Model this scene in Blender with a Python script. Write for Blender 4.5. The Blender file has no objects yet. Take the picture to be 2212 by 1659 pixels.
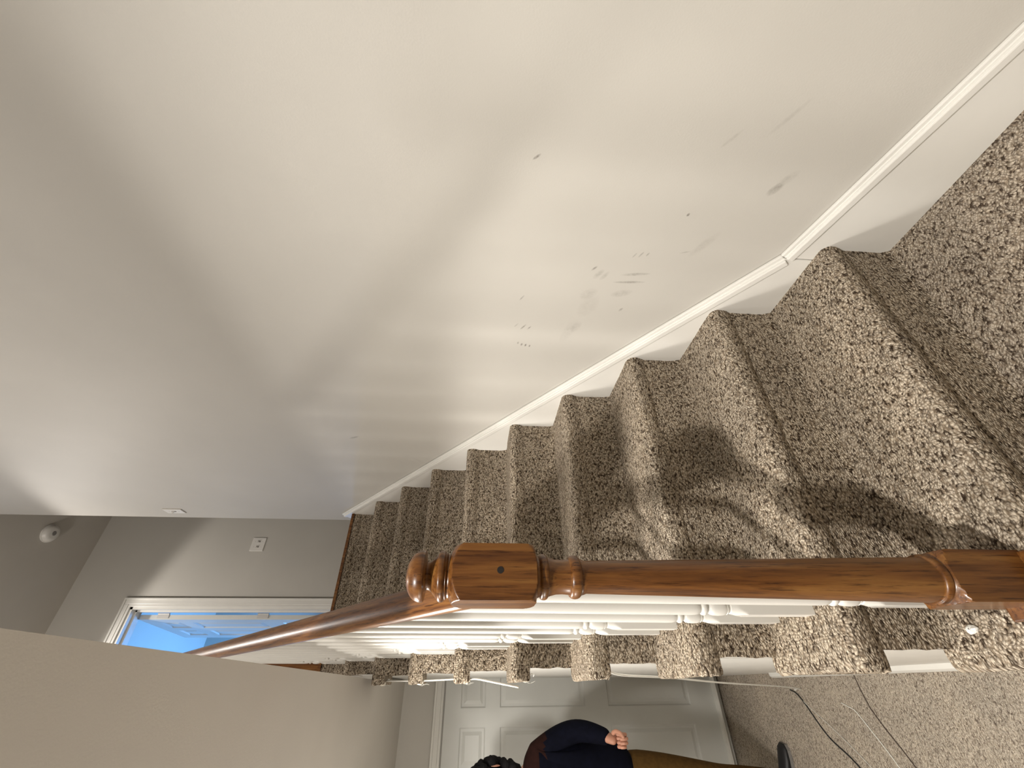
import bpy, math, random
from mathutils import Vector, Matrix
random.seed(7)
SC = bpy.context.scene
COL = SC.collection

# ---------------------------------------------------------------- camera, light, exposure
RISE, RUN, Y0, OH = 0.19, 0.24129, 0.5902, 0.0105     # stair module
XW = 0.95                                             # face of the wall along the stairs
HF, HC = -0.773, 1.556                                # lower hall floor and ceiling
UF, UC = 1.9, 4.4                                     # upper floor and ceiling
CAMZ = 1.0728
r_ = Vector((0.80335, -0.5942, 0.03936)); u_ = Vector((0.00907, 0.0783, 0.99689)); f_ = Vector((0.59544, 0.80049, -0.0683))
cam = bpy.data.cameras.new('camera'); camo = bpy.data.objects.new('camera', cam); COL.objects.link(camo)
ax, ay, az = -u_, r_, -f_                             # the phone was held on its side: photo right is down
camo.matrix_world = Matrix(((ax.x, ay.x, az.x, 0), (ax.y, ay.y, az.y, 0), (ax.z, ay.z, az.z, CAMZ), (0, 0, 0, 1)))
cam.sensor_fit = 'HORIZONTAL'; cam.sensor_width = 36; cam.lens = 36 * 888.0 / 2212; cam.clip_start = 0.01
SC.camera = camo
SC.view_settings.view_transform = 'Standard'; SC.view_settings.look = 'None'
SC.view_settings.gamma = 1; SC.view_settings.use_curve_mapping = False
SC.view_settings.exposure = 0.0
w = bpy.data.worlds.new('world'); SC.world = w; w.use_nodes = True
w.node_tree.nodes['Background'].inputs[0].default_value = (0.5, 0.48, 0.45, 1)
w.node_tree.nodes['Background'].inputs[1].default_value = 0.05

def lamp(name, kind, loc, power, color, size, aim=None, **kw):
    d = bpy.data.lights.new(name, kind); d.energy = power; d.color = color
    if kind == 'AREA': d.size = size
    else: d.shadow_soft_size = size
    for k, v in kw.items(): setattr(d, k, v)
    o = bpy.data.objects.new(name, d); COL.objects.link(o); o.location = loc
    if aim is not None:
        o.rotation_euler = (Vector(aim) - Vector(loc)).to_track_quat('-Z', 'Y').to_euler()
    return o
lamp('foyer_lamp', 'SPOT', (-1.02, -0.35, 2.9), 330, (1, 0.95, 0.885), 0.06, aim=(0.5, 0.5, -0.25), spot_size=math.radians(79), spot_blend=1.0)
lamp('hall_lamp', 'SPOT', (-0.56, 1.62, 1.47), 56, (1, 0.95, 0.88), 0.09, aim=(-0.56, 1.64, 0), spot_size=math.radians(166), spot_blend=0.15)
lamp('hall_side_fill', 'POINT', (-1.5, 1.3, 1.0), 42, (1, 0.95, 0.89), 0.15)  # added fill to brighten hall floor, ceiling and door; no fixture here
lamp('upper_fill_light', 'POINT', (-1.2, 1.3, 3.6), 70, (1, 0.94, 0.89), 0.15)  # added fill to lift the upper wall and ceiling; no fixture here
lamp('upper_lamp', 'SPOT', (0.1, 3.3, 4.33), 38, (1, 0.94, 0.87), 0.05, aim=(0.1, 3.3, 0), spot_size=math.radians(128), spot_blend=0.2)
lamp('blue_room_lamp', 'AREA', (0.0, 5.9, 2.7), 72, (0.16, 0.44, 1.0), 0.5, aim=(-0.3, 5.0, 4.4))

# ---------------------------------------------------------------- materials
class NT:
    def __init__(s, name):
        s.m = bpy.data.materials.new(name); s.m.use_nodes = True
        s.t = s.m.node_tree; s.b = s.t.nodes['Principled BSDF']
    def n(s, typ, **kw):
        n = s.t.nodes.new(typ)
        for k, v in kw.items():
            if k.startswith('_'): n.inputs[k[1:].replace('_', ' ')].default_value = v
            else: setattr(n, k, v)
        return n
    def l(s, a, b): s.t.links.new(a, b)
    def ramp(s, fac, stops):
        n = s.n('ShaderNodeValToRGB'); s.l(fac, n.inputs[0]); e = n.color_ramp.elements
        while len(e) < len(stops): e.new(0.5)
        for i, (p, c) in enumerate(stops): e[i].position = p; e[i].color = tuple(c) + (1,)
        return n.outputs[0]
    def math(s, op, a, b=None, c=None):
        n = s.n('ShaderNodeMath', operation=op)
        for i, v in enumerate((a, b, c)):
            if v is None: continue
            if isinstance(v, (int, float)): n.inputs[i].default_value = v
            else: s.l(v, n.inputs[i])
        return n.outputs[0]
    def mix(s, fac, a, b, mode='MIX'):
        n = s.n('ShaderNodeMix', data_type='RGBA', blend_type=mode)
        for sock, v in ((n.inputs[0], fac), (n.inputs[6], a), (n.inputs[7], b)):
            if isinstance(v, (int, float)): sock.default_value = v
            elif isinstance(v, tuple): sock.default_value = v + (1,) if len(v) == 3 else v
            else: s.l(v, sock)
        return n.outputs[2]
    def noise(s, vec, scale, detail=2, rough=0.5):
        n = s.n('ShaderNodeTexNoise', _Scale=scale, _Detail=detail, _Roughness=rough); s.l(vec, n.inputs['Vector']); return n.outputs[0]
    def mapping(s, vec, scale=(1, 1, 1), rot=(0, 0, 0)):
        n = s.n('ShaderNodeMapping'); n.inputs['Scale'].default_value = scale; n.inputs['Rotation'].default_value = rot
        s.l(vec, n.inputs[0]); return n.outputs[0]
    def bump(s, h, strength, dist):
        n = s.n('ShaderNodeBump', _Strength=strength, _Distance=dist); s.l(h, n.inputs['Height']); s.l(n.outputs[0], s.b.inputs['Normal'])

def flat(name, col, rough=0.5, var=0.04, spec=0.5, scale=6):
    t = NT(name); o = t.n('ShaderNodeTexCoord').outputs['Object']
    v = t.noise(o, scale, 3)
    c = t.ramp(v, [(0.3, [x * (1 - var) for x in col]), (0.7, [min(1, x * (1 + var)) for x in col])])
    t.l(c, t.b.inputs['Base Color']); t.b.inputs['Roughness'].default_value = rough
    t.b.inputs['Specular IOR Level'].default_value = spec
    return t.m

def wall_paint(name, col, marks=()):
    t = NT(name); o = t.n('ShaderNodeTexCoord').outputs['Object']
    big = t.noise(o, 1.7, 3, 0.55); fine = t.noise(o, 260, 2)
    c = t.ramp(big, [(0.3, [x * 0.955 for x in col]), (0.7, [min(1, x * 1.03) for x in col])])
    sep = t.n('ShaderNodeSeparateXYZ'); t.l(o, sep.inputs[0])
    if marks:                                         # scuffs left on the paint
        rough_n = t.noise(o, 60, 3, 0.7)
        tot = None
        for (y, z, a, ly, lz, s) in marks:
            dy = t.math('SUBTRACT', sep.outputs[1], y); dz = t.math('SUBTRACT', sep.outputs[2], z)
            ca, sa = math.cos(a), math.sin(a)
            p = t.math('MULTIPLY_ADD', dy, ca / ly, t.math('MULTIPLY', dz, sa / ly))
            q = t.math('MULTIPLY_ADD', dz, ca / lz, t.math('MULTIPLY', dy, -sa / lz))
            d = t.math('ADD', t.math('MULTIPLY', p, p), t.math('MULTIPLY', q, q))
            m = t.math('MULTIPLY', t.math('MAXIMUM', t.math('SUBTRACT', 1.0, d), 0.0), s)
            tot = m if tot is None else t.math('ADD', tot, m)
        k = t.math('MULTIPLY', tot, t.math('MULTIPLY_ADD', rough_n, 1.5, -0.32))
        k = t.math('MINIMUM', t.math('MAXIMUM', k, 0.0), 1.0)
        c = t.mix(k, c, (0.13, 0.11, 0.09))
    t.l(c, t.b.inputs['Base Color']); t.b.inputs['Roughness'].default_value = 0.6
    t.b.inputs['Specular IOR Level'].default_value = 0.35
    t.bump(t.math('ADD', fine, t.math('MULTIPLY', t.noise(o, 9, 2), 3.0)), 0.10, 0.002)
    return t.m

def carpet(name, light, dark, dens=1.0, rot=0.0, fine=1.0, gap=(0.38, 0.34, 0.30)):
    t = NT(name); uv = t.n('ShaderNodeUVMap', uv_map='UVMap').outputs[0]
    wob = t.n('ShaderNodeTexNoise', _Scale=38.0, _Detail=1.0); t.l(uv, wob.inputs['Vector'])
    wv = t.n('ShaderNodeVectorMath', operation='MULTIPLY_ADD'); t.l(wob.outputs['Color'], wv.inputs[0])
    wv.inputs[1].default_value = (0.012, 0.012, 0); t.l(uv, wv.inputs[2])
    p = t.mapping(wv.outputs[0], (165 * fine, 240 * fine, 1), (0, 0, rot))
    vo = t.n('ShaderNodeTexVoronoi', _Scale=1.0, _Randomness=0.85); t.l(p, vo.inputs['Vector'])
    sep = t.n('ShaderNodeSeparateColor'); t.l(vo.outputs['Color'], sep.inputs[0])
    rnd = sep.outputs[0]
    cl = t.noise(t.mapping(uv, (60 * fine, 165 * fine, 1), (0, 0, rot + 0.5)), 1.0, 3, 0.6)   # flecks gather in short dashes
    k = t.math('ADD', t.math('MULTIPLY', rnd, 0.55), t.math('MULTIPLY', cl, 0.80 * dens))
    mid = [(a * 0.55 + b * 0.45) for a, b in zip(light, dark)]
    c = t.ramp(k, [(0.45, light), (0.70, [x * 0.78 for x in light]), (0.80, mid), (0.95, dark)])
    large = t.noise(uv, 5.0, 2)
    c = t.mix(1.0, c, t.ramp(large, [(0.3, (0.9, 0.9, 0.9)), (0.7, (1.06, 1.05, 1.03))]), 'MULTIPLY')
    dark_gap = t.ramp(vo.outputs['Distance'], [(0.20, (1, 1, 1)), (0.75, gap)])
    c = t.mix(1.0, c, dark_gap, 'MULTIPLY')
    t.l(c, t.b.inputs['Base Color']); t.b.inputs['Roughness'].default_value = 0.95
    t.b.inputs['Specular IOR Level'].default_value = 0.1
    h = t.math('SUBTRACT', 1.0, vo.outputs['Distance'])
    h = t.math('ADD', h, t.math('MULTIPLY', t.noise(uv, 420, 2), 0.5))
    t.bump(h, 1.0, 0.0060)
    return t.m

def oak(name, stretch, dark=1.0):
    t = NT(name); o = t.n('ShaderNodeTexCoord').outputs['Object']
    p = t.mapping(o, stretch)
    g = t.noise(p, 1.0, 6, 0.62)
    pores = t.noise(t.mapping(o, tuple(x * 3.1 for x in stretch)), 1.0, 4, 0.7)
    c = t.ramp(g, [(0.32, (0.115 * dark, 0.036 * dark, 0.009 * dark)), (0.5, (0.30 * dark, 0.115 * dark, 0.026 * dark)), (0.68, (0.44 * dark, 0.20 * dark, 0.05 * dark))])
    pc = t.ramp(pores, [(0.34, (0.26, 0.19, 0.14)), (0.47, (1, 1, 1))])
    c = t.mix(0.9, c, pc, 'MULTIPLY')
    t.l(c, t.b.inputs['Base Color']); t.b.inputs['Roughness'].default_value = 0.34
    t.b.inputs['Specular IOR Level'].default_value = 0.4
    t.b.inputs['Coat Weight'].default_value = 0.15; t.b.inputs['Coat Roughness'].default_value = 0.15
    t.bump(pores, 0.15, 0.001)
    return t.m

MARKS = [  # y, z, angle, half length along, half width, strength
    (0.427, 0.975, 0.9, 0.012, 0.0035, 1.6), (0.838, 0.968, 0.55, 0.014, 0.003, 1.0),
    (0.955, 0.975, 0.6, 0.012, 0.003, 0.7), (0.962, 0.952, 0.6, 0.016, 0.0035, 1.5), (0.965, 0.932, 0.6, 0.012, 0.003, 1.2),
    (1.040, 0.962, 0.2, 0.007, 0.0035, 1.6), (1.047, 0.949, 0.2, 0.008, 0.004, 1.6), (1.050, 0.935, 0.2, 0.008, 0.004, 1.6), (1.053, 0.921, 0.2, 0.007, 0.0035, 1.4),
    (0.728, 0.652, 1.45, 0.045, 0.006, 0.75), (0.757, 0.662, 1.5, 0.05, 0.005, 1.0), (0.80, 0.672, 1.3, 0.035, 0.014, 0.45),
    (0.716, 0.775, 0.7, 0.012, 0.004, 1.2), (0.735, 0.758, 0.6, 0.022, 0.010, 0.45), (0.74, 0.74, 0.6, 0.02, 0.008, 0.4),
    (0.665, 0.675, 0.5, 0.010, 0.003, 0.9), (0.662, 0.658, 0.5, 0.012, 0.003, 0.9), (0.66, 0.64, 0.5, 0.008, 0.003, 0.9),
    (0.538, 0.579, 0.4, 0.006, 0.004, 2.0), (0.459, 0.399, 0.7, 0.022, 0.012, 0.8), (0.435, 0.385, 0.7, 0.03, 0.012, 0.4),
    (0.646, 0.541, 1.3, 0.016, 0.003, 0.6), (0.81, 0.77, 0.9, 0.030, 0.02, 0.35), (0.86, 0.76, 0.4, 0.05, 0.03, 0.22),
    (1.744, 1.667, 1.1, 0.03, 0.008, 0.9), (0.97, 0.80, 0.3, 0.06, 0.02, 0.22), (0.95, 0.78, 0.4, 0.03, 0.016, 0.3), (0.865, 0.655, 0.6, 0.010, 0.005, 0.9),
    (0.31, 0.46, 0.6, 0.05, 0.006, 0.3), (0.62, 0.50, 0.6, 0.05, 0.014, 0.3), (0.36, 0.56, 0.7, 0.03, 0.005, 0.35),
]
PAINT = (0.535, 0.513, 0.468)
M_WALLR = wall_paint('wall_paint_scuffed', PAINT, MARKS)
M_WALL = wall_paint('wall_paint', PAINT)
M_CEIL = wall_paint('ceiling_paint', (0.58, 0.55, 0.50))
M_WHITE = flat('white_trim_paint', (0.735, 0.72, 0.675), 0.32, 0.03)
M_DOOR = flat('white_door_paint', (0.62, 0.625, 0.595), 0.38, 0.02)
M_CARPET = carpet('berber_carpet', (0.80, 0.70, 0.565), (0.085, 0.06, 0.042), 1.0, 0.0)
M_CARPETR = carpet('berber_carpet_riser', (0.80, 0.70, 0.565), (0.085, 0.06, 0.042), 1.0, 1.2)
M_CARPETF = carpet('berber_carpet_landing', (0.74, 0.65, 0.535), (0.11, 0.08, 0.06), 1.0, 0.9, 1.0, (0.46, 0.42, 0.38))
M_CARPETH = carpet('berber_carpet_hall', (0.76, 0.68, 0.575), (0.24, 0.195, 0.16), 0.93, 0.3, 1.0, (0.66, 0.63, 0.60))  # stair carpet again, paler to stand in for missing hall light
M_OAKV = oak('oak_vertical', (62, 62, 3.2), 0.55)
M_OAKR = oak('oak_rail', (85, 5, 85), 0.72)
M_OAKD = oak('oak_dark', (75, 75, 5), 0.62)
M_HOLE = flat('dark_hole', (0.012, 0.008, 0.006), 0.8)
M_BLACK = flat('black_rubber', (0.012, 0.012, 0.013), 0.5)
M_CABLE = flat('white_cable', (0.80, 0.79, 0.74), 0.4)
M_BACK = flat('carpet_backing', (0.62, 0.58, 0.50), 0.9, 0.15, 0.2, 80)
M_PLAST = flat('white_plastic', (0.72, 0.70, 0.66), 0.35)
M_METAL = flat('hinge_metal', (0.55, 0.53, 0.50), 0.3)
M_NAVY = flat('navy_knit', (0.0025, 0.003, 0.008), 0.9, 0.25, 0.1, 40)
M_MAROON = flat('maroon_knit', (0.020, 0.0075, 0.006), 0.9, 0.2, 0.1, 40)
M_TAN = flat('brown_twill', (0.085, 0.046, 0.013), 0.9, 0.15, 0.1, 60)
M_SKIN = flat('skin', (0.50, 0.25, 0.17), 0.5, 0.08, 0.4, 30)
M_HAIR = flat('dark_hair', (0.006, 0.0055, 0.006), 0.7, 0.3, 0.15, 60)
M_EYE = flat('eye_white', (0.7, 0.68, 0.65), 0.2)
M_LIP = flat('lips', (0.32, 0.12, 0.10), 0.45)
M_SHOE = flat('black_shoe', (0.008, 0.008, 0.009), 0.5)
M_SOLE = flat('grey_sole', (0.22, 0.21, 0.20), 0.7)
M_SEAM = flat('carpet_seam_dark', (0.07, 0.05, 0.04), 0.9)

# ---------------------------------------------------------------- mesh helpers
class MB:
    def __init__(s): s.v = []; s.f = []; s.uv = {}
    def add(s, vs, fs, uvs=None):
        o = len(s.v); s.v += [tuple(v) for v in vs]; s.f += [tuple(i + o for i in f) for f in fs]
        if uvs:
            for i, q in enumerate(uvs): s.uv[o + i] = q
        return s
    def box(s, a, b):
        x0, y0, z0 = a; x1, y1, z1 = b
        return s.add([(x0, y0, z0), (x1, y0, z0), (x1, y1, z0), (x0, y1, z0), (x0, y0, z1), (x1, y0, z1), (x1, y1, z1), (x0, y1, z1)],
                     [(0, 3, 2, 1), (4, 5, 6, 7), (0, 1, 5, 4), (1, 2, 6, 5), (2, 3, 7, 6), (3, 0, 4, 7)])
    def prism(s, poly, axis, a, b):                  # polygon in the other two axes (cyclic order), extruded a..b along axis
        def P(p, t):
            return {0: (t, p[0], p[1]), 1: (p[0], t, p[1]), 2: (p[0], p[1], t)}[axis]
        n = len(poly)
        vs = [P(p, a) for p in poly] + [P(p, b) for p in poly]
        fs = [tuple(range(n))[::-1], tuple(range(n, 2 * n))] + [(i, (i + 1) % n, (i + 1) % n + n, i + n) for i in range(n)]
        return s.add(vs, fs)
    def tube(s, pts, r, seg=8, closed_ends=True):
        pts = [Vector(p) for p in pts]; vs = []; fs = []
        up = Vector((0.123, 0.321, 0.94)).normalized()
        for i, p in enumerate(pts):
            d = (pts[min(i + 1, len(pts) - 1)] - pts[max(i - 1, 0)]).normalized()
            a = d.cross(up).normalized(); b = d.cross(a)
            rr = r[i] if isinstance(r, (list, tuple)) else r
            for k in range(seg):
                t = 2 * math.pi * k / seg; vs.append(p + rr * (math.cos(t) * a + math.sin(t) * b))
        for i in range(len(pts) - 1):
            for k in range(seg):
                k2 = (k + 1) % seg; fs.append((i * seg + k, i * seg + k2, (i + 1) * seg + k2, (i + 1) * seg + k))
        if closed_ends: fs += [tuple(range(seg))[::-1], tuple(range((len(pts) - 1) * seg, len(pts) * seg))]
        return s.add(vs, fs)
    def radial(s, prof, seg, square=None, c=(0, 0)):  # turned profile (z, r); with square: clipped by a square of that half width
        vs = []; fs = []
        for z, r in prof:
            for k in range(seg):
                t = 2 * math.pi * (k + 0.5 * 0) / seg
                rr = r
                if square: rr = min(r, square / max(abs(math.cos(t)), abs(math.sin(t))))
                vs.append((c[0] + rr * math.cos(t), c[1] + rr * math.sin(t), z))
        n = len(prof)
        for i in range(n - 1):
            for k in range(seg):
                k2 = (k + 1) % seg; fs.append((i * seg + k, i * seg + k2, (i + 1) * seg + k2, (i + 1) * seg + k))
        fs += [tuple(range(seg))[::-1], tuple(range((n - 1) * seg, n * seg))]
        return s.add(vs, fs)
    def sphere(s, c, r, seg=16, rings=10, jitter=0):
        vs = []; fs = []
        rx, ry, rz = r if isinstance(r, (tuple, list)) else (r, r, r)
        for i in range(rings + 1):
            p = math.pi * i / rings
            for k in range(seg):
                t = 2 * math.pi * k / seg; j = 1 + random.uniform(-jitter, jitter)
                vs.append((c[0] + rx * j * math.sin(p) * math.cos(t), c[1] + ry * j * math.sin(p) * math.sin(t), c[2] + rz * j * math.cos(p)))
        for i in range(rings):
            for k in range(seg):
                k2 = (k + 1) % seg; fs.append((i * seg + k, (i + 1) * seg + k, (i + 1) * seg + k2, i * seg + k2))
        return s.add(vs, fs)
    def mesh(s, name, mat, smooth=False, angle=None):
        me = bpy.data.meshes.new(name); me.from_pydata(s.v, [], s.f)
        if s.uv:
            L = me.uv_layers.new(name='UVMap')
            for lp in me.loops: L.data[lp.index].uv = s.uv.get(lp.vertex_index, (0, 0))
        me.materials.append(mat)
        if smooth:
            for p in me.polygons: p.use_smooth = True
            if angle:
                me.set_sharp_from_angle(angle=math.radians(angle))
        me.update(); return me
    def obj(s, name, mat, parent=None, smooth=False, angle=None, bevel=0):
        o = bpy.data.objects.new(name, s.mesh(name, mat, smooth, angle)); COL.objects.link(o)
        if parent: o.parent = parent
        if bevel:
            b = o.modifiers.new('bevel', 'BEVEL'); b.width = bevel; b.segments = 2; b.limit_method = 'ANGLE'; b.angle_limit = math.radians(40)
        return o

def struct(o): o['kind'] = 'structure'; return o
def tag(o, label, cat, group=None):
    o['label'] = label; o['category'] = cat
    if group: o['group'] = group
    return o
def empty(name, loc, label=None, cat=None, group=None):
    o = bpy.data.objects.new(name, None); COL.objects.link(o); o.location = loc; o.empty_display_size = 0.05
    if label: tag(o, label, cat, group)
    return o
def adopt(root, *objs):                               # parent keeping world coordinates (roots are unrotated)
    for o in objs:
        o.parent = root; o.matrix_parent_inverse = Matrix.Translation(-Vector(root.location))
def grid_uv(mb, x0, x1, y0, y1, z, n=2):
    vs = []; uv = []
    for j in range(n):
        for i in range(n):
            x = x0 + (x1 - x0) * i / (n - 1); y = y0 + (y1 - y0) * j / (n - 1); vs.append((x, y, z)); uv.append((x, y))
    fs = [(j * n + i, j * n + i + 1, (j + 1) * n + i + 1, (j + 1) * n + i) for j in range(n - 1) for i in range(n - 1)]
    mb.add(vs, fs, uv)
YK = lambda k: Y0 + (k - 1) * RUN                    # nose of step k
STEPS = 10

# ---------------------------------------------------------------- the setting
def slab(name, a, b, mat): return struct(MB().box(a, b).obj(name, mat))
slab('wall_right', (XW, -1.8, HF), (XW + 0.13, 2.93, UC), M_WALLR)
# upstairs end wall with its doorway (opening to X = 0.563, head at 3.865)
DX1, DX0, DH = 0.563, -0.21, 3.865
mb = MB(); mb.box((DX1, 4.0, UF), (2.6, 4.12, UC)); mb.box((-1.9, 4.0, UF), (DX0, 4.12, UC)); mb.box((DX0, 4.0, DH), (DX1, 4.12, UC))
struct(mb.obj('wall_back', M_WALL))
slab('wall_hall_right', (2.5, 2.93, UF), (2.6, 4.0, UC), M_WALL)
slab('wall_hall_front', (XW + 0.13, 2.83, UF), (2.6, 2.93, UC), M_WALL)
slab('ceiling_upper', (-1.9, -1.8, UC), (2.6, 6.4, UC + 0.1), M_CEIL)
slab('wall_left', (-2.0, -1.8, HF), (-1.9, 6.4, UC), M_WALL)
slab('wall_near', (-1.9, -1.9, HF), (XW + 0.13, -1.8, UC), M_WALL)
# lower hall ceiling, its edge open to the stairwell
mb = MB(); mb.prism([(0.0545, 0.52), (0.047, 2.05), (0.043, 2.40), (0.043, 3.72), (-1.9, 3.72), (-1.9, 1.5), (-0.9, 1.30), (-0.07, 0.60)], 2, HC, HC + 0.03)  # unseen front corner cut slantwise to let the lamp's light past
struct(mb.obj('ceiling_hall', M_CEIL))
# upper floor slab behind the stair head
mb = MB(); mb.box((0.05, YK(10) + 0.02, HC + 0.03), (2.6, 6.4, UF - 0.006)); mb.box((-1.9, 2.9, HC + 0.031), (0.05, 6.4, UF - 0.006))
fu = struct(mb.obj('floor_upper', M_WALL))
mb = MB(); grid_uv(mb, 0.06, 2.5, YK(10) + 0.04, 4.1, UF); grid_uv(mb, -1.9, 0.06, 2.9, 6.3, UF); mb.obj('carpet', M_CARPETF, fu)
slab('wall_far', (-1.9, 3.72, HF), (2.6, 3.80, HC + 0.03), M_WALL)
# blue room beyond the upstairs door
slab('wall_room_back', (-1.9, 6.3, UF), (2.6, 6.4, UC), M_WALL)
slab('wall_room_right', (1.9, 4.12, UF), (2.0, 6.3, UC), M_WALL)
# floors
mb = MB(); grid_uv(mb, -1.9, 2.6, -1.8, 3.8, HF); hall_floor = struct(mb.obj('floor', M_CARPETH))
mb = MB(); mb.tube([(0.045, 2.307, HF), (-0.02, 2.302, HF + .0003), (-0.088, 2.288, HF + .0005), (-0.155, 2.252, HF + .0005), (-0.225, 2.205, HF + .0005), (-0.4, 2.10, HF), (-0.6, 2.0, HF)], 0.003, 6); seam = mb.obj('carpet_seam', M_SEAM, hall_floor)
mb = MB(); grid_uv(mb, 0.06, XW, -1.7, Y0 + OH + 0.01, 0.0)
mb.add([(0.06, -1.7, 0), (0.06, Y0 + 0.02, 0), (0.06, Y0 + 0.02, HF), (0.06, -1.7, HF), (XW, -1.7, 0), (XW, -1.7, HF)], [(0, 1, 2, 3), (0, 3, 5, 4)],
       [(0, 0), (2.3, 0), (2.3, .77), (0, .77), (0.9, 0), (0.9, .77)])
struct(mb.obj('floor_landing', M_CARPETF))

# wall under the stairs (stepped top), towards the lower hall
poly = [(Y0 + OH + 0.008, HF)]
for k in range(1, STEPS + 1):
    poly += [(YK(k) + OH + 0.008, (k - 1) * RISE - 0.004), (YK(k) + OH + 0.008, k * RISE - 0.02)]
poly = [(y, max(HF, z)) for y, z in poly]
poly += [(3.72, STEPS * RISE - 0.02), (3.72, HF)]
def stepped(x0, x1):
    # build as vertical strips so the outline stays simple
    mb = MB()
    for k in range(1, STEPS + 1):
        y0 = YK(k) + OH + 0.008; y1 = YK(k + 1) + OH + 0.008 if k < STEPS else 3.72
        mb.box((x0, y0, HF), (x1, y1, k * RISE - 0.062))
    return mb
struct(stepped(0.062, 0.082).obj('wall_stair_side', M_WHITE))
mb = MB(); mb.prism([(0.062, HF), (0.038, HF), (0.038, HF + 0.075), (0.045, HF + 0.088), (0.062, HF + 0.09)], 1, 0.60, 2.86)
struct(mb.obj('baseboard_stair_side', M_WHITE))

# skirt boards with capping along the right wall
def skirt(name, pts, bottom):                         # pts: top edge (y, z) ; bottom: closing points
    o = struct(MB().prism(pts + bottom, 0, XW - 0.014, XW).obj(name, M_WHITE, bevel=0.002))
    def strip(d0, d1, xa):
        (ya, za), (yb, zb) = pts
        n = Vector((-(zb - za), yb - ya)).normalized()
        if n.y < 0: n = -n
        q = [(ya + n.x * d0, za + n.y * d0), (yb + n.x * d0, zb + n.y * d0), (yb + n.x * d1, zb + n.y * d1), (ya + n.x * d1, za + n.y * d1)]
        return MB().prism(q, 0, XW - xa, XW - 0.001)
    strip(-0.024, -0.004, 0.021).obj('cap_moulding', M_WHITE, o, bevel=0.003)
    strip(-0.004, 0.010, 0.011).obj('cap_fillet', M_WHITE, o, bevel=0.003)
    return o
KY, KZ = 0.635, 0.268
skirt('trim_1', [(KY + 0.002, KZ), (2.80, 1.972)], [(2.90, 1.90), (2.72, 1.62), (KY + 0.002, 0.0)])
skirt('trim_2', [(-0.9, KZ - 0.277 * (KY + 0.9)), (KY, KZ)], [(KY, -0.02), (-0.9, -0.20)])
# landing of the skirt against the upper wall end
# doors ------------------------------------------------------------------
def six_panel(root, X0, X1, Y, Z0, Z1, mat, th=0.035):
    """door leaf facing -Y at plane Y, with six raised panels as parts"""
    wdt = X1 - X0; h = Z1 - Z0
    st, mid = 0.115, 0.105
    pw = (wdt - 2 * st - mid) / 2
    cols = [(X0 + st, X0 + st + pw), (X1 - st - pw, X1 - st)]
    rows = [(0.135, 0.48), (0.605, 0.81), (0.862, 0.952)]  # fractions of height
    rows = [(Z0 + h * a, Z0 + h * b) for a, b in ((0.118, 0.422), (0.505, 0.808), (0.858, 0.945))]
    xs = [X0, cols[0][0], cols[0][1], cols[1][0], cols[1][1], X1]
    mb = MB()
    mb.box((X0, Y, Z0), (xs[1], Y + th, Z1)); mb.box((xs[2], Y, Z0), (xs[3], Y + th, Z1)); mb.box((xs[4], Y, Z0), (X1, Y + th, Z1))
    zz = [Z0] + [v for r in rows for v in r] + [Z1]
    for a, b in cols:
        for i in range(0, len(zz), 2): mb.box((a, Y, zz[i]), (b, Y + th, zz[i + 1]))
    leaf = mb.obj('door_leaf', mat)
    for a, b in cols:
        for c, d in rows:
            p = MB(); g = 0.022
            y1, y0 = Y + 0.009, Y + 0.002
            vs = [(a, y1 - .009, c), (b, y1 - .009, c), (b, y1 - .009, d), (a, y1 - .009, d),
                  (a + .008, y1, c + .008), (b - .008, y1, c + .008), (b - .008, y1, d - .008), (a + .008, y1, d - .008),
                  (a + g, y1, c + g), (b - g, y1, c + g), (b - g, y1, d - g), (a + g, y1, d - g),
                  (a + g * 1.9, y0, c + g * 1.9), (b - g * 1.9, y0, c + g * 1.9), (b - g * 1.9, y0, d - g * 1.9), (a + g * 1.9, y0, d - g * 1.9)]
            fs = []
            for q in range(3):
                for i in range(4): fs.append((q * 4 + i, q * 4 + (i + 1) % 4, q * 4 + 4 + (i + 1) % 4, q * 4 + 4 + i))
            fs.append((12, 13, 14, 15)); p.add(vs, fs)
            p.obj('panel', mat, leaf)
    return leaf

def casing(parts, x0, x1, z0, z1, Y, wd=0.065, legs=(True, True)):
    """stepped casing around an opening on a wall facing -Y"""
    def prof(a0, a1, flip): pass
    mb = MB()
    for (d0, d1, th) in ((0.0, 0.018, 0.012), (0.018, 0.05, 0.016), (0.05, wd, 0.022)):
        if legs[0]: mb.box((x0 - d1, Y - th, z0), (x0 - d0, Y, z1 + d1))
        if legs[1]: mb.box((x1 + d0, Y - th, z0), (x1 + d1, Y, z1 + d1))
        mb.box((x0 - d0, Y - th, z1 + d0), (x1 + d0, Y, z1 + d1))
    return mb

HD0, HD1, HDY, HDT = -0.54, 0.222, 3.68, 1.257
d1 = struct(casing(None, HD0 - 0.01, HD1 + 0.01, HF, HDT + 0.012, 3.72).obj('door_1', M_WHITE, bevel=0.002))
leaf = six_panel(d1, HD0, HD1, HDY, HF + 0.012, HDT, M_DOOR); leaf.parent = d1
MB().box((HD0, HDY - 0.045, HF + 0.054), (HD1, HDY, HF + 0.068)).obj('door_sweep', M_CABLE, d1)
mb = MB(); mb.radial([(0, .026), (.006, .026), (.008, .012), (.03, .011), (.036, .022), (.05, .027), (.062, .022), (.068, .008)], 20)
kb = mb.obj('door_knob', M_METAL, d1, True); kb.location = (HD0 + 0.06, HDY, HF + 0.93); kb.rotation_euler = (math.pi / 2, 0, 0)

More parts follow.
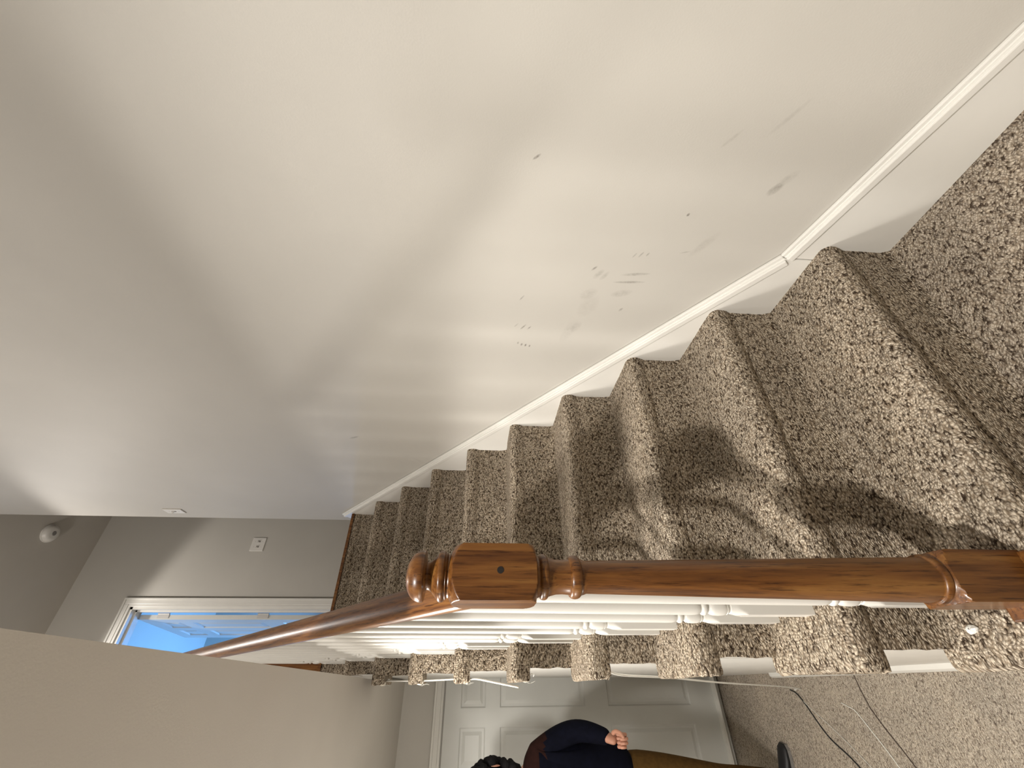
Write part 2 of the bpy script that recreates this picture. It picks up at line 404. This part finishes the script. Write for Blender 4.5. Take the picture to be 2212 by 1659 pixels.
# upstairs door: casing, jambs, open leaf
d2 = struct(casing(None, DX0, DX1, UF, DH, 4.0).obj('door_2', M_WHITE, bevel=0.002))
mb = MB(); mb.box((DX1 - 0.018, 4.0, UF), (DX1, 4.13, DH)); mb.box((DX0, 4.0, UF), (DX0 + 0.018, 4.13, DH)); mb.box((DX0, 4.0, DH - 0.018), (DX1, 4.13, DH))
mb.obj('jamb', M_WHITE, d2)
mb = MB(); mb.box((DX1 - 0.03, 4.05, UF), (DX1 - 0.018, 4.085, DH - 0.018)); mb.box((DX0 + 0.018, 4.05, DH - 0.03), (DX1 - 0.018, 4.085, DH - 0.018))
mb.obj('door_stop', M_WHITE, d2)
leaf2 = six_panel(d2, 0.0, 0.74, 0.0, UF + 0.01, DH - 0.022, M_DOOR)
leaf2.parent = d2
# leaf swung into the room: leaf x axis -> +Y (slightly to -X), visible face towards -X
ang = math.radians(90 + 5)
leaf2.matrix_local = Matrix.Translation((0.522, 4.125, 0)) @ Matrix.Rotation(ang, 4, 'Z') @ Matrix.Scale(-1, 4, (0, 1, 0)) @ Matrix.Translation((0, -0.035, 0))
for z in (3.66, 2.86, 2.12):
    mb = MB(); mb.tube([(0.529, 4.118, z - 0.045), (0.529, 4.118, z + 0.045)], 0.006, 10); mb.box((0.497, 4.117, z - 0.045), (0.529, 4.1245, z + 0.045))
    mb.obj('hinge', M_METAL, d2)

# ---------------------------------------------------------------- staircase
stairs = empty('staircase', (0.5, Y0, 0.0), 'straight carpeted staircase with beige flecked treads rising along the scuffed white wall', 'staircase')
def tread(k):
    yk = YK(k); z = k * RISE; back = YK(k + 1) + OH + 0.012 if k < STEPS else yk + 0.16
    R = 0.024; th = 0.046
    prof = [(back, z)]
    for i in range(1, 5): prof.append((back + (yk + R - back) * i / 5, z))
    for i in range(9):
        t = math.pi / 2 + math.pi / 2 * i / 8
        prof.append((yk + R + R * math.cos(t), z - R + R * math.sin(t)))
    prof += [(yk + 0.0008, z - 0.036), (yk + 0.0045, z - 0.047), (yk + OH, z - 0.058), (yk + 0.04, z - 0.056), (back, z - 0.052)]
    xo = 0.018 if k < 9 else 0.064
    xs = [(xo, 0.006), (xo + 0.002, 0.0025), (xo + 0.007, 0.0005), (xo + 0.022, 0.0)]
    n = 26
    xs += [(xo + 0.022 + (XW - 0.012 - xo - 0.022) * i / n, 0.0) for i in range(1, n + 1)]
    arc = [0]
    for i in range(1, len(prof)): arc.append(arc[-1] + math.dist(prof[i], prof[i - 1]))
    ca = sum(p[0] for p in prof) / len(prof); cz = z - th / 2
    vs = []; uv = []; m = len(prof)
    for x, sh in xs:
        for i, (y, zz) in enumerate(prof):
            dy = math.copysign(min(abs(y - ca), sh), ca - y); dz = math.copysign(min(abs(zz - cz), sh), cz - zz)
            j = random.uniform(-1, 1) * 0.0011
            vs.append((x + (random.uniform(-.003, .003) if sh else 0), y + dy + (j * (1.6 if sh else 1) if 4 < i else 0), zz + dz + j)); uv.append((x, arc[i] + k * 0.77))
    fs = [(a * m + i, a * m + (i + 1) % m, (a + 1) * m + (i + 1) % m, (a + 1) * m + i) for a in range(len(xs) - 1) for i in range(m)]
    mb = MB(); mb.add(vs, fs, uv)
    # open end: own UVs so that the loops run over it
    e = [vs[i] for i in range(m)]
    mb.add(e, [tuple(range(m))], [(y + k, zz) for (_, y, zz) in e])
    return mb.obj('tread', M_CARPET, None, True)
def riser(k):
    y = YK(k) + OH; z0 = (k - 1) * RISE - 0.002; z1 = k * RISE - 0.050
    mb = MB(); x0 = 0.052 if k < 9 else 0.064; x1 = XW - 0.012; n = 26; rows = 7
    vs = []; uv = []
    for i in range(n + 1):
        x = x0 + (x1 - x0) * i / n
        for j in range(rows):
            t = j / (rows - 1); z = z0 + (z1 - z0) * t
            bulge = 0.010 * max(0, 1 - t * 4) ** 2
            jx = random.uniform(-.002, .002) if i == 0 else 0
            vs.append((x + jx, y - bulge + random.uniform(-1, 1) * .0009, z)); uv.append((x, z + k * 1.31))
    fs = [(i * rows + j, (i + 1) * rows + j, (i + 1) * rows + j + 1, i * rows + j + 1) for i in range(n) for j in range(rows - 1)]
    mb.add(vs, fs, uv)
    o = len(vs)
    vs2 = [(x0, y, z0), (x0, y + 0.012, z0), (x0, y + 0.012, z1), (x0, y, z1)]
    mb.add(vs2, [(0, 1, 2, 3)], [(0, z0), (.012, z0), (.012, z1), (0, z1)])
    return mb.obj('riser', M_CARPETR, None, True)
for k in range(1, STEPS + 1):
    t_ = tread(k); t_.data.set_sharp_from_angle(angle=math.radians(50)); adopt(stairs, t_, riser(k))
# dark wooden nosing at the head of the stairs
mb = MB(); mb.prism([(YK(10) - 0.006, UF - 0.012), (YK(10) - 0.006, UF + 0.004), (YK(10) + 0.035, UF + 0.006), (YK(10) + 0.035, UF - 0.002)], 0, 0.064, XW - 0.014)
adopt(stairs, mb.obj('nosing_strip', M_OAKD))
# frayed ends of the carpet wraps: backing tufts and loose threads
def tuft(c, r):
    return MB().sphere(c, r, 14, 9, 0.10).obj('frayed_backing', M_BACK, None, True)
for k, n in ((7, 3), (8, 3), (6, 2), (5, 2)):
    for i in range(n):
        y = YK(k) + 0.030 + 0.018 * i
        adopt(stairs, tuft((0.022 + 0.004 * (i % 2), y, k * RISE - 0.045 - 0.004 * (i % 2)), (0.007, 0.011, 0.012)))
for k, dz in ((8, .03), (7, .035), (7, .018), (6, .02), (5, .03), (8, .018), (6, .028)):
    y = YK(k) + random.uniform(.03, .09); x = 0.016
    pts = [(x, y, k * RISE - 0.045)]
    for i in range(1, 6): pts.append((x - 0.003 * math.sin(i * 1.1 + k), y + random.uniform(-.006, .008) * i * .6, k * RISE - 0.045 - dz * i / 5))
    adopt(stairs, MB().tube(pts, 0.0007, 5).obj('loose_thread', M_CABLE, None, True))

# ---------------------------------------------------------------- banister
NX, NY = 0.137, 0.674
ban = empty('banister', (NX, NY, RISE), 'oak newel post and handrail over white turned balusters on the open side of the stairs', 'banister')
h = 0.0382
prof = []
def arcs(pts): prof.extend(pts)
def lerp_prof(a, b, n, fn=lambda t: t):
    for i in range(n + 1):
        t = i / n; prof.append((a[0] + (b[0] - a[0]) * t, a[1] + (b[1] - a[1]) * fn(t)))
BIG = 0.08
z0 = RISE
prof += [(0.152, BIG), (0.2, BIG), (0.25, BIG), (0.284, BIG), (0.289, 0.0590), (0.2925, 0.0575), (0.296, 0.0540), (0.299, 0.0490), (0.3015, 0.0430), (0.303, 0.0385), (0.3045, 0.0368)]
for i in range(9):
    t = math.pi * i / 8; prof.append((0.3115 - 0.0065 * math.cos(t), 0.0368 + 0.0030 * math.sin(t)))
prof += [(0.3195, 0.0355), (0.3205, 0.0352)]
for i in range(14):
    t = i / 13; prof.append((0.324 + (0.900 - 0.324) * t, 0.0350 - 0.0110 * t))
prof += [(0.904, 0.0255), (0.908, 0.0265)]
for i in range(9):
    t = math.pi * i / 8; prof.append((0.918 - 0.009 * math.cos(t), 0.0262 + 0.0055 * math.sin(t)))
prof += [(0.929, 0.0255), (0.938, 0.0248), (0.948, 0.0252), (0.957, 0.0275), (0.960, 0.0285)]
for i in range(9):
    t = math.pi * i / 8; prof.append((0.9675 - 0.0065 * math.cos(t), 0.0285 + 0.0048 * math.sin(t)))
prof += [(0.976, 0.030), (0.979, 0.031)]
for i in range(13):                                   # lower shoulder of the upper block
    t = i / 12; prof.append((0.980 + 0.020 * t, 0.0335 + 0.0235 * math.sqrt(max(0, 1 - (1 - t) ** 2)) ))
prof += [(1.002, 0.0578), (1.03, 0.0578), (1.06, 0.0578), (1.088, 0.0578)]
for i in range(13):
    t = i / 12; prof.append((1.090 + 0.022 * t, 0.0575 - 0.0225 * t ** 1.7))
prof += [(1.114, 0.0315), (1.1165, 0.0305)]
NS = lambda q: [(1.0728 + (z - 1.0728) * 0.963, r * 0.963) for z, r in q]
post = MB().radial(NS(prof), 128, h, (NX, NY)).obj('newel_post', M_OAKV, None, True, 38)
adopt(ban, post)
fin = [(1.1165, 0.030), (1.119, 0.0335)]
for i in range(9):
    t = math.pi * i / 8; fin.append((1.1265 - 0.0055 * math.cos(t), 0.0325 + 0.0042 * math.sin(t)))
fin += [(1.133, 0.0315), (1.1345, 0.0300), (1.1375, 0.0265), (1.141, 0.0225), (1.145, 0.0200), (1.1485, 0.0200), (1.1505, 0.0225), (1.1518, 0.0300), (1.1525, 0.0358), (1.155, 0.0368)]
for i in range(11):
    t = math.pi / 2 * i / 10; fin.append((1.1560 + 0.0245 * math.sin(t), 0.0368 * math.cos(t) ** 0.92 + 0.0002))
fo = MB().radial(NS(fin), 96, None, (NX, NY)).obj('finial', M_OAKV, None, True, 38)
fo.parent = post
pl = MB(); pl.prism([(NX - 0.058, NY - 0.058), (NX + 0.036, NY - 0.058), (NX + 0.036, NY + 0.030), (NX - 0.058, NY + 0.030)], 2, RISE, RISE + 0.006)
plo = pl.obj('plinth', M_OAKV, post, bevel=0.003)
# bolt hole: a flat near-black disc standing in for the shade inside
hy = NY - h
mb = MB(); mb.radial([(0, .0048), (.0006, .0048)], 24); ho = mb.obj('bolt_hole', M_HOLE, post, True, 30); ho.matrix_local = Matrix.Translation((0.1378, hy + 0.0001, 1.0383)) @ Matrix.Rotation(math.pi / 2, 4, 'X')
ho['label'] = 'small dark bolt hole in the face of the post'
# handrail
SL = RISE / RUN
def rz(y): return 1.188 + SL * (y - 0.886)            # top of the rail
def rail():
    c = math.cos(math.atan(SL))
    sec = [(-.0215, -.046), (.0215, -.046), (.0215, -.040), (.0255, -.036), (.0275, -.028), (.0280, -.020)]
    for i in range(1, 12):
        t = math.pi * i / 12; sec.append((.0280 * math.cos(t), -.020 + .020 * math.sin(t) ** 0.8))
    sec += [(-.0280, -.020), (-.0275, -.028), (-.0255, -.036), (-.0215, -.040)]
    L = (2.86 - 0.705) / c; mb = MB(); vs = []; n = 20
    for i in range(n + 1):
        for p, q in sec: vs.append((p, L * i / n, q))
    m = len(sec)
    fs = [(i * m + j, i * m + (j + 1) % m, (i + 1) * m + (j + 1) % m, (i + 1) * m + j) for i in range(n) for j in range(m)]
    fs += [tuple(range(m))[::-1], tuple(range(n * m, (n + 1) * m))]
    mb.add(vs, fs)
    o = mb.obj('handrail', M_OAKR, None, True, 35)
    o.location = (0.1375, 0.705, rz(0.705)); o.rotation_euler = (math.atan(SL), 0, 0)
    return o
ro = rail(); adopt(ban, ro)
mb = MB(); mb.box((0.066, 2.87, UF - 0.004), (0.175, 2.97, 2.64)); mb.box((0.058, 2.862, 2.64), (0.183, 2.978, 2.66))  # added dark block, stands in for the shade in the gap below the rail
adopt(ban, mb.obj('gap_shade_block', M_OAKD, bevel=0.004))
# balusters
BX = 0.131; BH = 0.0155
def baluster(base, top, extra):
    """base: tread height 0, square foot, turned vase, tapering shaft; top: length to the rail"""
    s = base
    p = [(-0.002, .03), (s - 0.030, .03)]
    for i in range(9):
        t = i / 8; p.append((s - 0.030 + 0.030 * t, 0.0225 - 0.0100 * t ** 0.7))
    p += [(s + 0.001, 0.0105), (s + 0.004, 0.0115), (s + 0.008, 0.0140)]
    for i in range(7):
        t = math.pi * i / 6; p.append((s + 0.026 - 0.018 * math.cos(t), 0.0122 + 0.0034 * math.sin(t)))
    p += [(s + 0.046, 0.0105), (s + 0.049, 0.0102)]
    for i in range(7):
        t = math.pi * i / 6; p.append((s + 0.056 - 0.006 * math.cos(t), 0.0110 + 0.0042 * math.sin(t)))
    p += [(s + 0.0635, 0.0108), (s + 0.0655, 0.0126), (s + 0.075, 0.0140)]
    z1 = top
    for i in range(10):
        t = i / 9; p.append((s + 0.085 + (z1 - s - 0.085) * t, 0.0142 - 0.0042 * t))
    return MB().radial(p, 48, BH).mesh('baluster', M_WHITE, True, 38)
offs = (0.086, 0.2065)
zz = lambda k, o: rz(YK(k) + o) - 0.050 / math.cos(math.atan(SL)) - k * RISE
bm = [baluster(0.172, zz(2, offs[0]), 0), baluster(0.172, zz(2, offs[1]), 0)]
cnt = 0
for k in range(1, 10):
    for j, o in enumerate(offs):
        if k == 1 and j == 0: continue
        y = YK(k) + o
        b = bpy.data.objects.new('baluster', bm[j]); COL.objects.link(b); b.location = (BX, y, k * RISE); adopt(ban, b)

# ---------------------------------------------------------------- small things
# crumb of white plaster on the first tread
mb = MB(); mb.sphere((0.077, 0.777, RISE + 0.0045), (0.008, 0.0105, 0.006), 9, 6, 0.22)
tag(mb.obj('plaster_crumb', M_CABLE), 'white plaster crumb on the lowest tread beside the newel post', 'crumb')
mb = MB(); mb.sphere((0.062, 0.842, RISE + 0.002), (0.003, 0.006, 0.003), 8, 5, 0.2)
tag(mb.obj('plaster_crumb', M_CABLE), 'tiny white flake lying against the second riser', 'crumb')

def smooth_path(pts, n=10):
    P = [Vector(p) for p in pts]; out = []
    for i in range(len(P) - 1):
        a, b, c, d = P[max(i - 1, 0)], P[i], P[i + 1], P[min(i + 2, len(P) - 1)]
        for j in range(n):
            t = j / n
            out.append(0.5 * ((2 * b) + (c - a) * t + (2 * a - 5 * b + 4 * c - d) * t * t + (3 * b - a - 3 * c + d) * t ** 3))
    out.append(P[-1]); return out
FC = HF + 0.003
tag(MB().tube(smooth_path([(-0.02, 2.84, FC), (-0.035, 2.795, FC), (-0.081, 2.748, FC), (-0.211, 2.65, FC), (-0.316, 2.501, FC), (-0.55, 2.28, FC), (-0.9, 2.1, FC)]), 0.0032, 8).obj('black_cable', M_BLACK, None, True),
    'thin black cable lying across the hall carpet', 'cable')
tag(MB().tube(smooth_path([(-0.03, 2.80, FC), (-0.085, 2.735, FC), (-0.16, 2.62, FC), (-0.27, 2.47, FC), (-0.5, 2.2, FC)]), 0.0014, 6).obj('pale_thread', M_CABLE, None, True),
    'thin pale thread lying next to the black cable on the hall carpet', 'thread')
tag(MB().tube(smooth_path([(-0.072, 2.462, FC), (-0.085, 2.425, FC), (-0.103, 2.386, FC), (-0.173, 2.334, FC), (-0.24, 2.288, FC), (-0.288, 2.26, FC), (-0.5, 2.15, FC)]), 0.0021, 8).obj('white_cable', M_CABLE, None, True),
    'short curved white cable lying on the hall carpet, nearer than the black cable', 'cable')
tag(MB().tube(smooth_path([(0.040, 2.42, 1.462), (0.034, 2.34, 1.452), (0.030, 2.10, 1.272), (0.032, 1.90, 1.110), (0.030, 1.86, 1.078), (0.028, 1.76, 1.052), (0.016, 1.70, 0.987), (0.004, 1.66, 0.921)]), 0.0033, 8).obj('white_cable', M_CABLE, None, True),
    'white cable tucked under the upper treads of the stairs, its cut end hanging free', 'cable')
tag(MB().tube(smooth_path([(0.046, 1.38, 0.70), (0.030, 1.45, 0.639), (0.027, 1.80, 0.346), (0.013, 2.20, -0.046), (-0.004, 2.65, -0.609), (-0.018, 2.74, FC), (-0.02, 2.80, FC)]), 0.0030, 8).obj('white_cable', M_CABLE, None, True),
    'white cable drooping from the stair side down to the hall floor by the door', 'cable')
def loop_cable(c, r, label):
    pts = [(c[0] + 0.004 * math.sin(2 * t), c[1] + r * math.cos(t), c[2] + r * math.sin(t)) for t in [math.pi * (0.35 + 1.3 * i / 16) for i in range(17)]]
    return MB().tube(pts, 0.0011, 6)
adopt(stairs, loop_cable((0.034, YK(5) + 0.055, 5 * RISE - 0.055), 0.020, '').obj('loose_thread', M_CABLE, None, True))

# switches and smoke detector
def switch(name, loc, rz_, gangs, label):
    r = empty(name, loc, label, 'switch'); r.rotation_euler = (0, 0, rz_)
    wdt = 0.071 + 0.046 * (gangs - 1)
    MB().box((-wdt / 2, -0.006, -0.0575), (wdt / 2, 0, 0.0575)).obj('cover_plate', M_PLAST, r, bevel=0.003)
    for g in range(gangs):
        x = (g - (gangs - 1) / 2) * 0.046
        MB().box((x - 0.006, -0.0075, -0.013), (x + 0.006, -0.005, 0.013)).obj('switch_slot', M_SOLE, r)
        mb = MB(); mb.prism([(-0.005, -0.006), (-0.018, 0.004), (-0.018, 0.010), (-0.005, 0.009)], 0, x - 0.0045, x + 0.0045)
        mb.obj('toggle', M_PLAST, r, bevel=0.001)
        for z in (-0.03, 0.03):
            m2 = MB(); m2.radial([(0, .003), (.001, .0028)], 12); s = m2.obj('screw', M_METAL, r); s.matrix_local = Matrix.Translation((x, -0.006, z)) @ Matrix.Rotation(math.pi / 2, 4, 'X')
    return r
switch('light_switch', (1.064, 4.0, 3.04), 0, 2, 'white double light switch on the end wall right of the upstairs door')
switch('light_switch', (XW, 2.80, 3.045), -math.pi / 2, 1, 'white single light switch near the upper corner of the scuffed stair wall')
sd = empty('smoke_detector', (1.003, 3.53, UC), 'round white smoke detector on the upstairs ceiling', 'smoke detector')
sp = [(0, .066), (-.006, .068), (-.012, .068), (-.014, .064), (-.030, .058), (-.038, .050), (-.041, .036), (-.041, .0004)]
MB().radial(sp[::-1], 48).obj('housing', M_PLAST, sd, True, 35)
mb = MB()
for i in range(12):
    t = 2 * math.pi * i / 12
    mb.box((0.0, 0.0, -0.0405), (0.001, 0.001, -0.04))
mb = MB(); mb.radial([(-.0435, .016), (-.040, .018)], 24); mb.obj('test_button', M_SOLE, sd, True, 35)
for i in range(10):
    t = 2 * math.pi * i / 10
    m2 = MB(); m2.box((-0.007, -0.002, -0.0395), (0.007, 0.002, -0.0365)); v = m2.obj('vent_slot', M_HOLE, sd)
    v.matrix_local = Matrix.Translation((0.046 * math.cos(t), 0.046 * math.sin(t), 0.0015)) @ Matrix.Rotation(t + math.pi / 2, 4, 'Z')

# ---------------------------------------------------------------- person in the lower hall
def skin_mesh(nodes, edges, sub=2):
    """nodes: list of (x,y,z,rx,ry); node 0 is the root"""
    me = bpy.data.meshes.new('tmp'); me.from_pydata([n[:3] for n in nodes], edges, [])
    o = bpy.data.objects.new('tmp', me); COL.objects.link(o)
    o.modifiers.new('skin', 'SKIN')
    if not me.skin_vertices: me.attributes  # the layer is made with the modifier
    sv = me.skin_vertices[0].data if len(me.skin_vertices) else None
    if sv is None:
        import bmesh
        bm = bmesh.new(); bm.from_mesh(me); bm.verts.layers.skin.verify(); bm.to_mesh(me); bm.free(); sv = me.skin_vertices[0].data
    for i, n in enumerate(nodes):
        sv[i].radius = (n[3], n[4]); sv[i].use_root = (i == 0)
    s = o.modifiers.new('sub', 'SUBSURF'); s.levels = sub; s.render_levels = sub
    bpy.context.view_layer.update()
    dg = bpy.context.evaluated_depsgraph_get()
    r = bpy.data.meshes.new_from_object(o.evaluated_get(dg))
    vs = [tuple(v.co) for v in r.vertices]; fs = [tuple(p.vertices) for p in r.polygons]
    bpy.data.objects.remove(o); bpy.data.meshes.remove(me); bpy.data.meshes.remove(r)
    return vs, fs
PX, PY = -0.405, 2.99
per = empty('person', (PX, PY + 0.05, HF), 'person in navy top with dark shoulders and brown trousers standing before the hall door', 'person')
def chain(pts): return [(i, i + 1) for i in range(len(pts) - 1)]
# body: torso, neck, head, arms, legs in one skeleton
nodes = [(PX, 3.00, .17, .125, .090), (PX, 2.99, .34, .125, .092), (PX, 2.985, .54, .150, .105), (PX, 2.995, .70, .12, .085), (PX, 2.985, .79, .052, .055),
         (PX, 2.965, .86, .058, .070), (PX, 2.965, .94, .074, .092), (PX, 2.975, 1.02, .066, .082), (PX, 2.98, 1.055, .04, .05)]
edges = [(0, 1), (1, 2), (2, 3), (3, 4), (4, 5), (5, 6), (6, 7), (7, 8)]
def limb(start, pts):
    b = len(nodes)
    for p in pts: nodes.append(p)
    edges.append((start, b)); edges.extend((b + i, b + i + 1) for i in range(len(pts) - 1))
LARM = [(-.285, 2.98, .695, .060, .060), (-.225, 2.955, .60, .052, .052), (-.185, 2.93, .50, .043, .043), (-.190, 2.87, .43, .038, .038), (-.205, 2.82, .375, .027, .023), (-.216, 2.79, .330, .036, .020), (-.222, 2.778, .305, .036, .018)]
RARM = [(PX * 2 + .285, 2.98, .695, .060, .060), (-.70, 2.97, .58, .050, .050), (-.73, 2.97, .43, .042, .042), (-.735, 2.93, .30, .037, .037), (-.73, 2.89, .18, .026, .023), (-.728, 2.88, .13, .020, .038), (-.727, 2.875, .10, .018, .038)]
LLEG = [(-.375, 3.00, .07, .085, .085), (-.395, 2.985, -.12, .074, .074), (-.412, 2.98, -.31, .056, .058), (-.425, 3.03, -.46, .055, .058), (-.43, 3.075, -.68, .034, .036), (-.43, 3.08, -.73, .036, .040)]
RLEG = [(-.545, 3.00, .07, .085, .085), (-.555, 2.99, -.12, .074, .074), (-.565, 2.985, -.31, .056, .058), (-.572, 3.03, -.46, .055, .058), (-.58, 3.075, -.68, .034, .036), (-.58, 3.08, -.73, .036, .040)]
limb(3, LARM); limb(3, RARM); limb(0, LLEG); limb(0, RLEG)
bv, bf = skin_mesh(nodes, edges, 2)
body = MB().add(bv, bf)
# hands: fingers rooted inside the palm
def finger(pts, r0, r1):
    n = len(pts)
    v, f = skin_mesh([(p[0], p[1], p[2], r0 + (r1 - r0) * i / (n - 1), r0 + (r1 - r0) * i / (n - 1)) for i, p in enumerate(pts)], chain(pts), 2)
    body.add(v, f)
hx, hy_, hz = -.222, 2.778, .310
for i, (dx, l) in enumerate(((.024, .92), (.008, 1.0), (-.009, .95), (-.025, .78))):
    bx = hx + dx
    finger([(bx, hy_ + .004, hz), (bx + .001, hy_ - .012, hz - .034 * l), (bx + .002, hy_ - .040 * l, hz - .048 * l), (bx + .001, hy_ - .055 * l, hz - .026 * l), (bx, hy_ - .042 * l, hz - .006)], .0095, .0075)
finger([(hx + .026, hy_ + .002, hz + .020), (hx + .040, hy_ - .022, hz + .004), (hx + .032, hy_ - .052, hz - .014), (hx + .010, hy_ - .066, hz - .022)], .0115, .0085)
hx, hy_, hz = -.727, 2.875, .105
for i, (dy, l) in enumerate(((-.028, .92), (-.009, 1.0), (.010, .95), (.028, .78))):
    by = hy_ + dy
    finger([(hx, by, hz + .01), (hx + .002, by - .004, hz - .040 * l), (hx + .012, by - .006, hz - .068 * l), (hx + .026, by - .006, hz - .088 * l)], .0095, .0075)
finger([(hx, hy_ - .030, hz + .04), (hx + .012, hy_ - .050, hz + .018), (hx + .020, hy_ - .058, hz - .012)], .0115, .0085)
# nose, ears, brow on the head (one surface with it)
body.sphere((PX, 2.872, .935), (.014, .018, .024), 12, 8)
for s in (-1, 1): body.sphere((PX + s * .076, 2.975, .935), (.005, .020, .030), 12, 8)
bo = body.obj('body', M_SKIN, None, True); adopt(per, bo)
for s in (-1, 1):
    adopt(per, MB().sphere((PX + s * .032, 2.886, .957), (.013, .008, .008), 12, 8).obj('eye', M_EYE, None, True))
    adopt(per, MB().sphere((PX + s * .032, 2.8795, .957), (.005, .003, .005), 10, 6).obj('iris', M_HOLE, None, True))
    adopt(per, MB().sphere((PX + s * .032, 2.884, .978), (.020, .008, .004), 10, 6).obj('eyebrow', M_HAIR, None, True))
adopt(per, MB().sphere((PX, 2.884, .893), (.024, .008, .007), 12, 8).obj('mouth', M_LIP, None, True))
# clothes grown from the same skeleton, a little larger
def garment(name, nds, eds, mat, grow, sub=2):
    v, f = skin_mesh([(n[0], n[1], n[2], n[3] + grow, n[4] + grow) for n in nds], eds, sub)
    return MB().add(v, f).obj(name, mat, None, True)
jn = [(PX, 2.985, .54, .178, .112), (PX, 2.99, .34, .182, .112), (PX, 3.00, .15, .172, .118), (PX, 2.995, .70, .125, .088), (PX, 2.985, .80, .060, .064)]
je = [(0, 1), (1, 2), (0, 3), (3, 4)]
for arm in (LARM, RARM):
    b = len(jn); a5 = arm[:4] + [(arm[4][0] + (arm[5][0] - arm[4][0]) * .85, arm[4][1] + (arm[5][1] - arm[4][1]) * .85, arm[4][2] + (arm[5][2] - arm[4][2]) * .85, .026, .022)]
    jn += a5; je.append((3, b)); je += [(b + i, b + i + 1) for i in range(4)]
jk = garment('sweater', jn, je, M_NAVY, .013); jk.data.materials.append(M_MAROON)
for p in jk.data.polygons:
    if p.center.z > 0.665: p.material_index = 1
adopt(per, jk)
tn = [(PX, 3.00, .15, .146, .104), (PX, 3.00, .30, .138, .100)]; te = [(0, 1)]
for leg in (LLEG, RLEG):
    b = len(tn); tn += leg[:5]; te.append((0, b)); te += [(b + i, b + i + 1) for i in range(4)]
adopt(per, garment('trousers', tn, te, M_TAN, .016))
hair = MB()
random.seed(11)
for i in range(190):
    t = random.uniform(0, 2 * math.pi); z = random.uniform(-0.95, 1.0)
    r = math.sqrt(max(0, 1 - z * z)); x, y = r * math.cos(t), r * math.sin(t)
    if y < -0.30 and z < 0.45: continue
    hair.sphere((PX + .090 * x, 2.990 + .094 * y, .930 + .145 * z), random.uniform(.018, .030), 10, 7, 0.10)
hair.sphere((PX, 2.992, .985), (.083, .090, .088), 18, 12)
adopt(per, hair.obj('hair', M_HAIR, None, True))
def shoe(x, y, a, name='shoe'):
    prof = [(-.11, .030, .078), (-.085, .037, .080), (-.04, .038, .082), (.0, .037, .072), (.05, .045, .054), (.10, .047, .044), (.145, .040, .036), (.168, .020, .026)]
    vs = []; m = 14
    for (px, hw, ht) in prof:
        for k in range(m):
            t = 2 * math.pi * k / m
            yy = hw * math.cos(t); zz_ = max(0.014, ht * 0.5 + ht * 0.5 * math.sin(t))
            vs.append((px, yy, zz_))
    n = len(prof)
    fs = [(i * m + k, i * m + (k + 1) % m, (i + 1) * m + (k + 1) % m, (i + 1) * m + k) for i in range(n - 1) for k in range(m)] + [tuple(range(m))[::-1], tuple(range((n - 1) * m, n * m))]
    o = MB().add(vs, fs).obj(name, M_SHOE, None, True)
    so = MB().prism([(px, hw + .003) for px, hw, _ in prof] + [(px, -hw - .003) for px, hw, _ in prof[::-1]], 2, 0.0, 0.015).obj('sole', M_SOLE, o)
    o.parent = per
    o.matrix_local = Matrix.Translation((x - per.location.x, y - per.location.y, 0.001)) @ Matrix.Rotation(a, 4, 'Z')
    return o
shoe(-.435, 3.10, math.radians(-12)); shoe(-.58, 3.06, math.radians(-100))
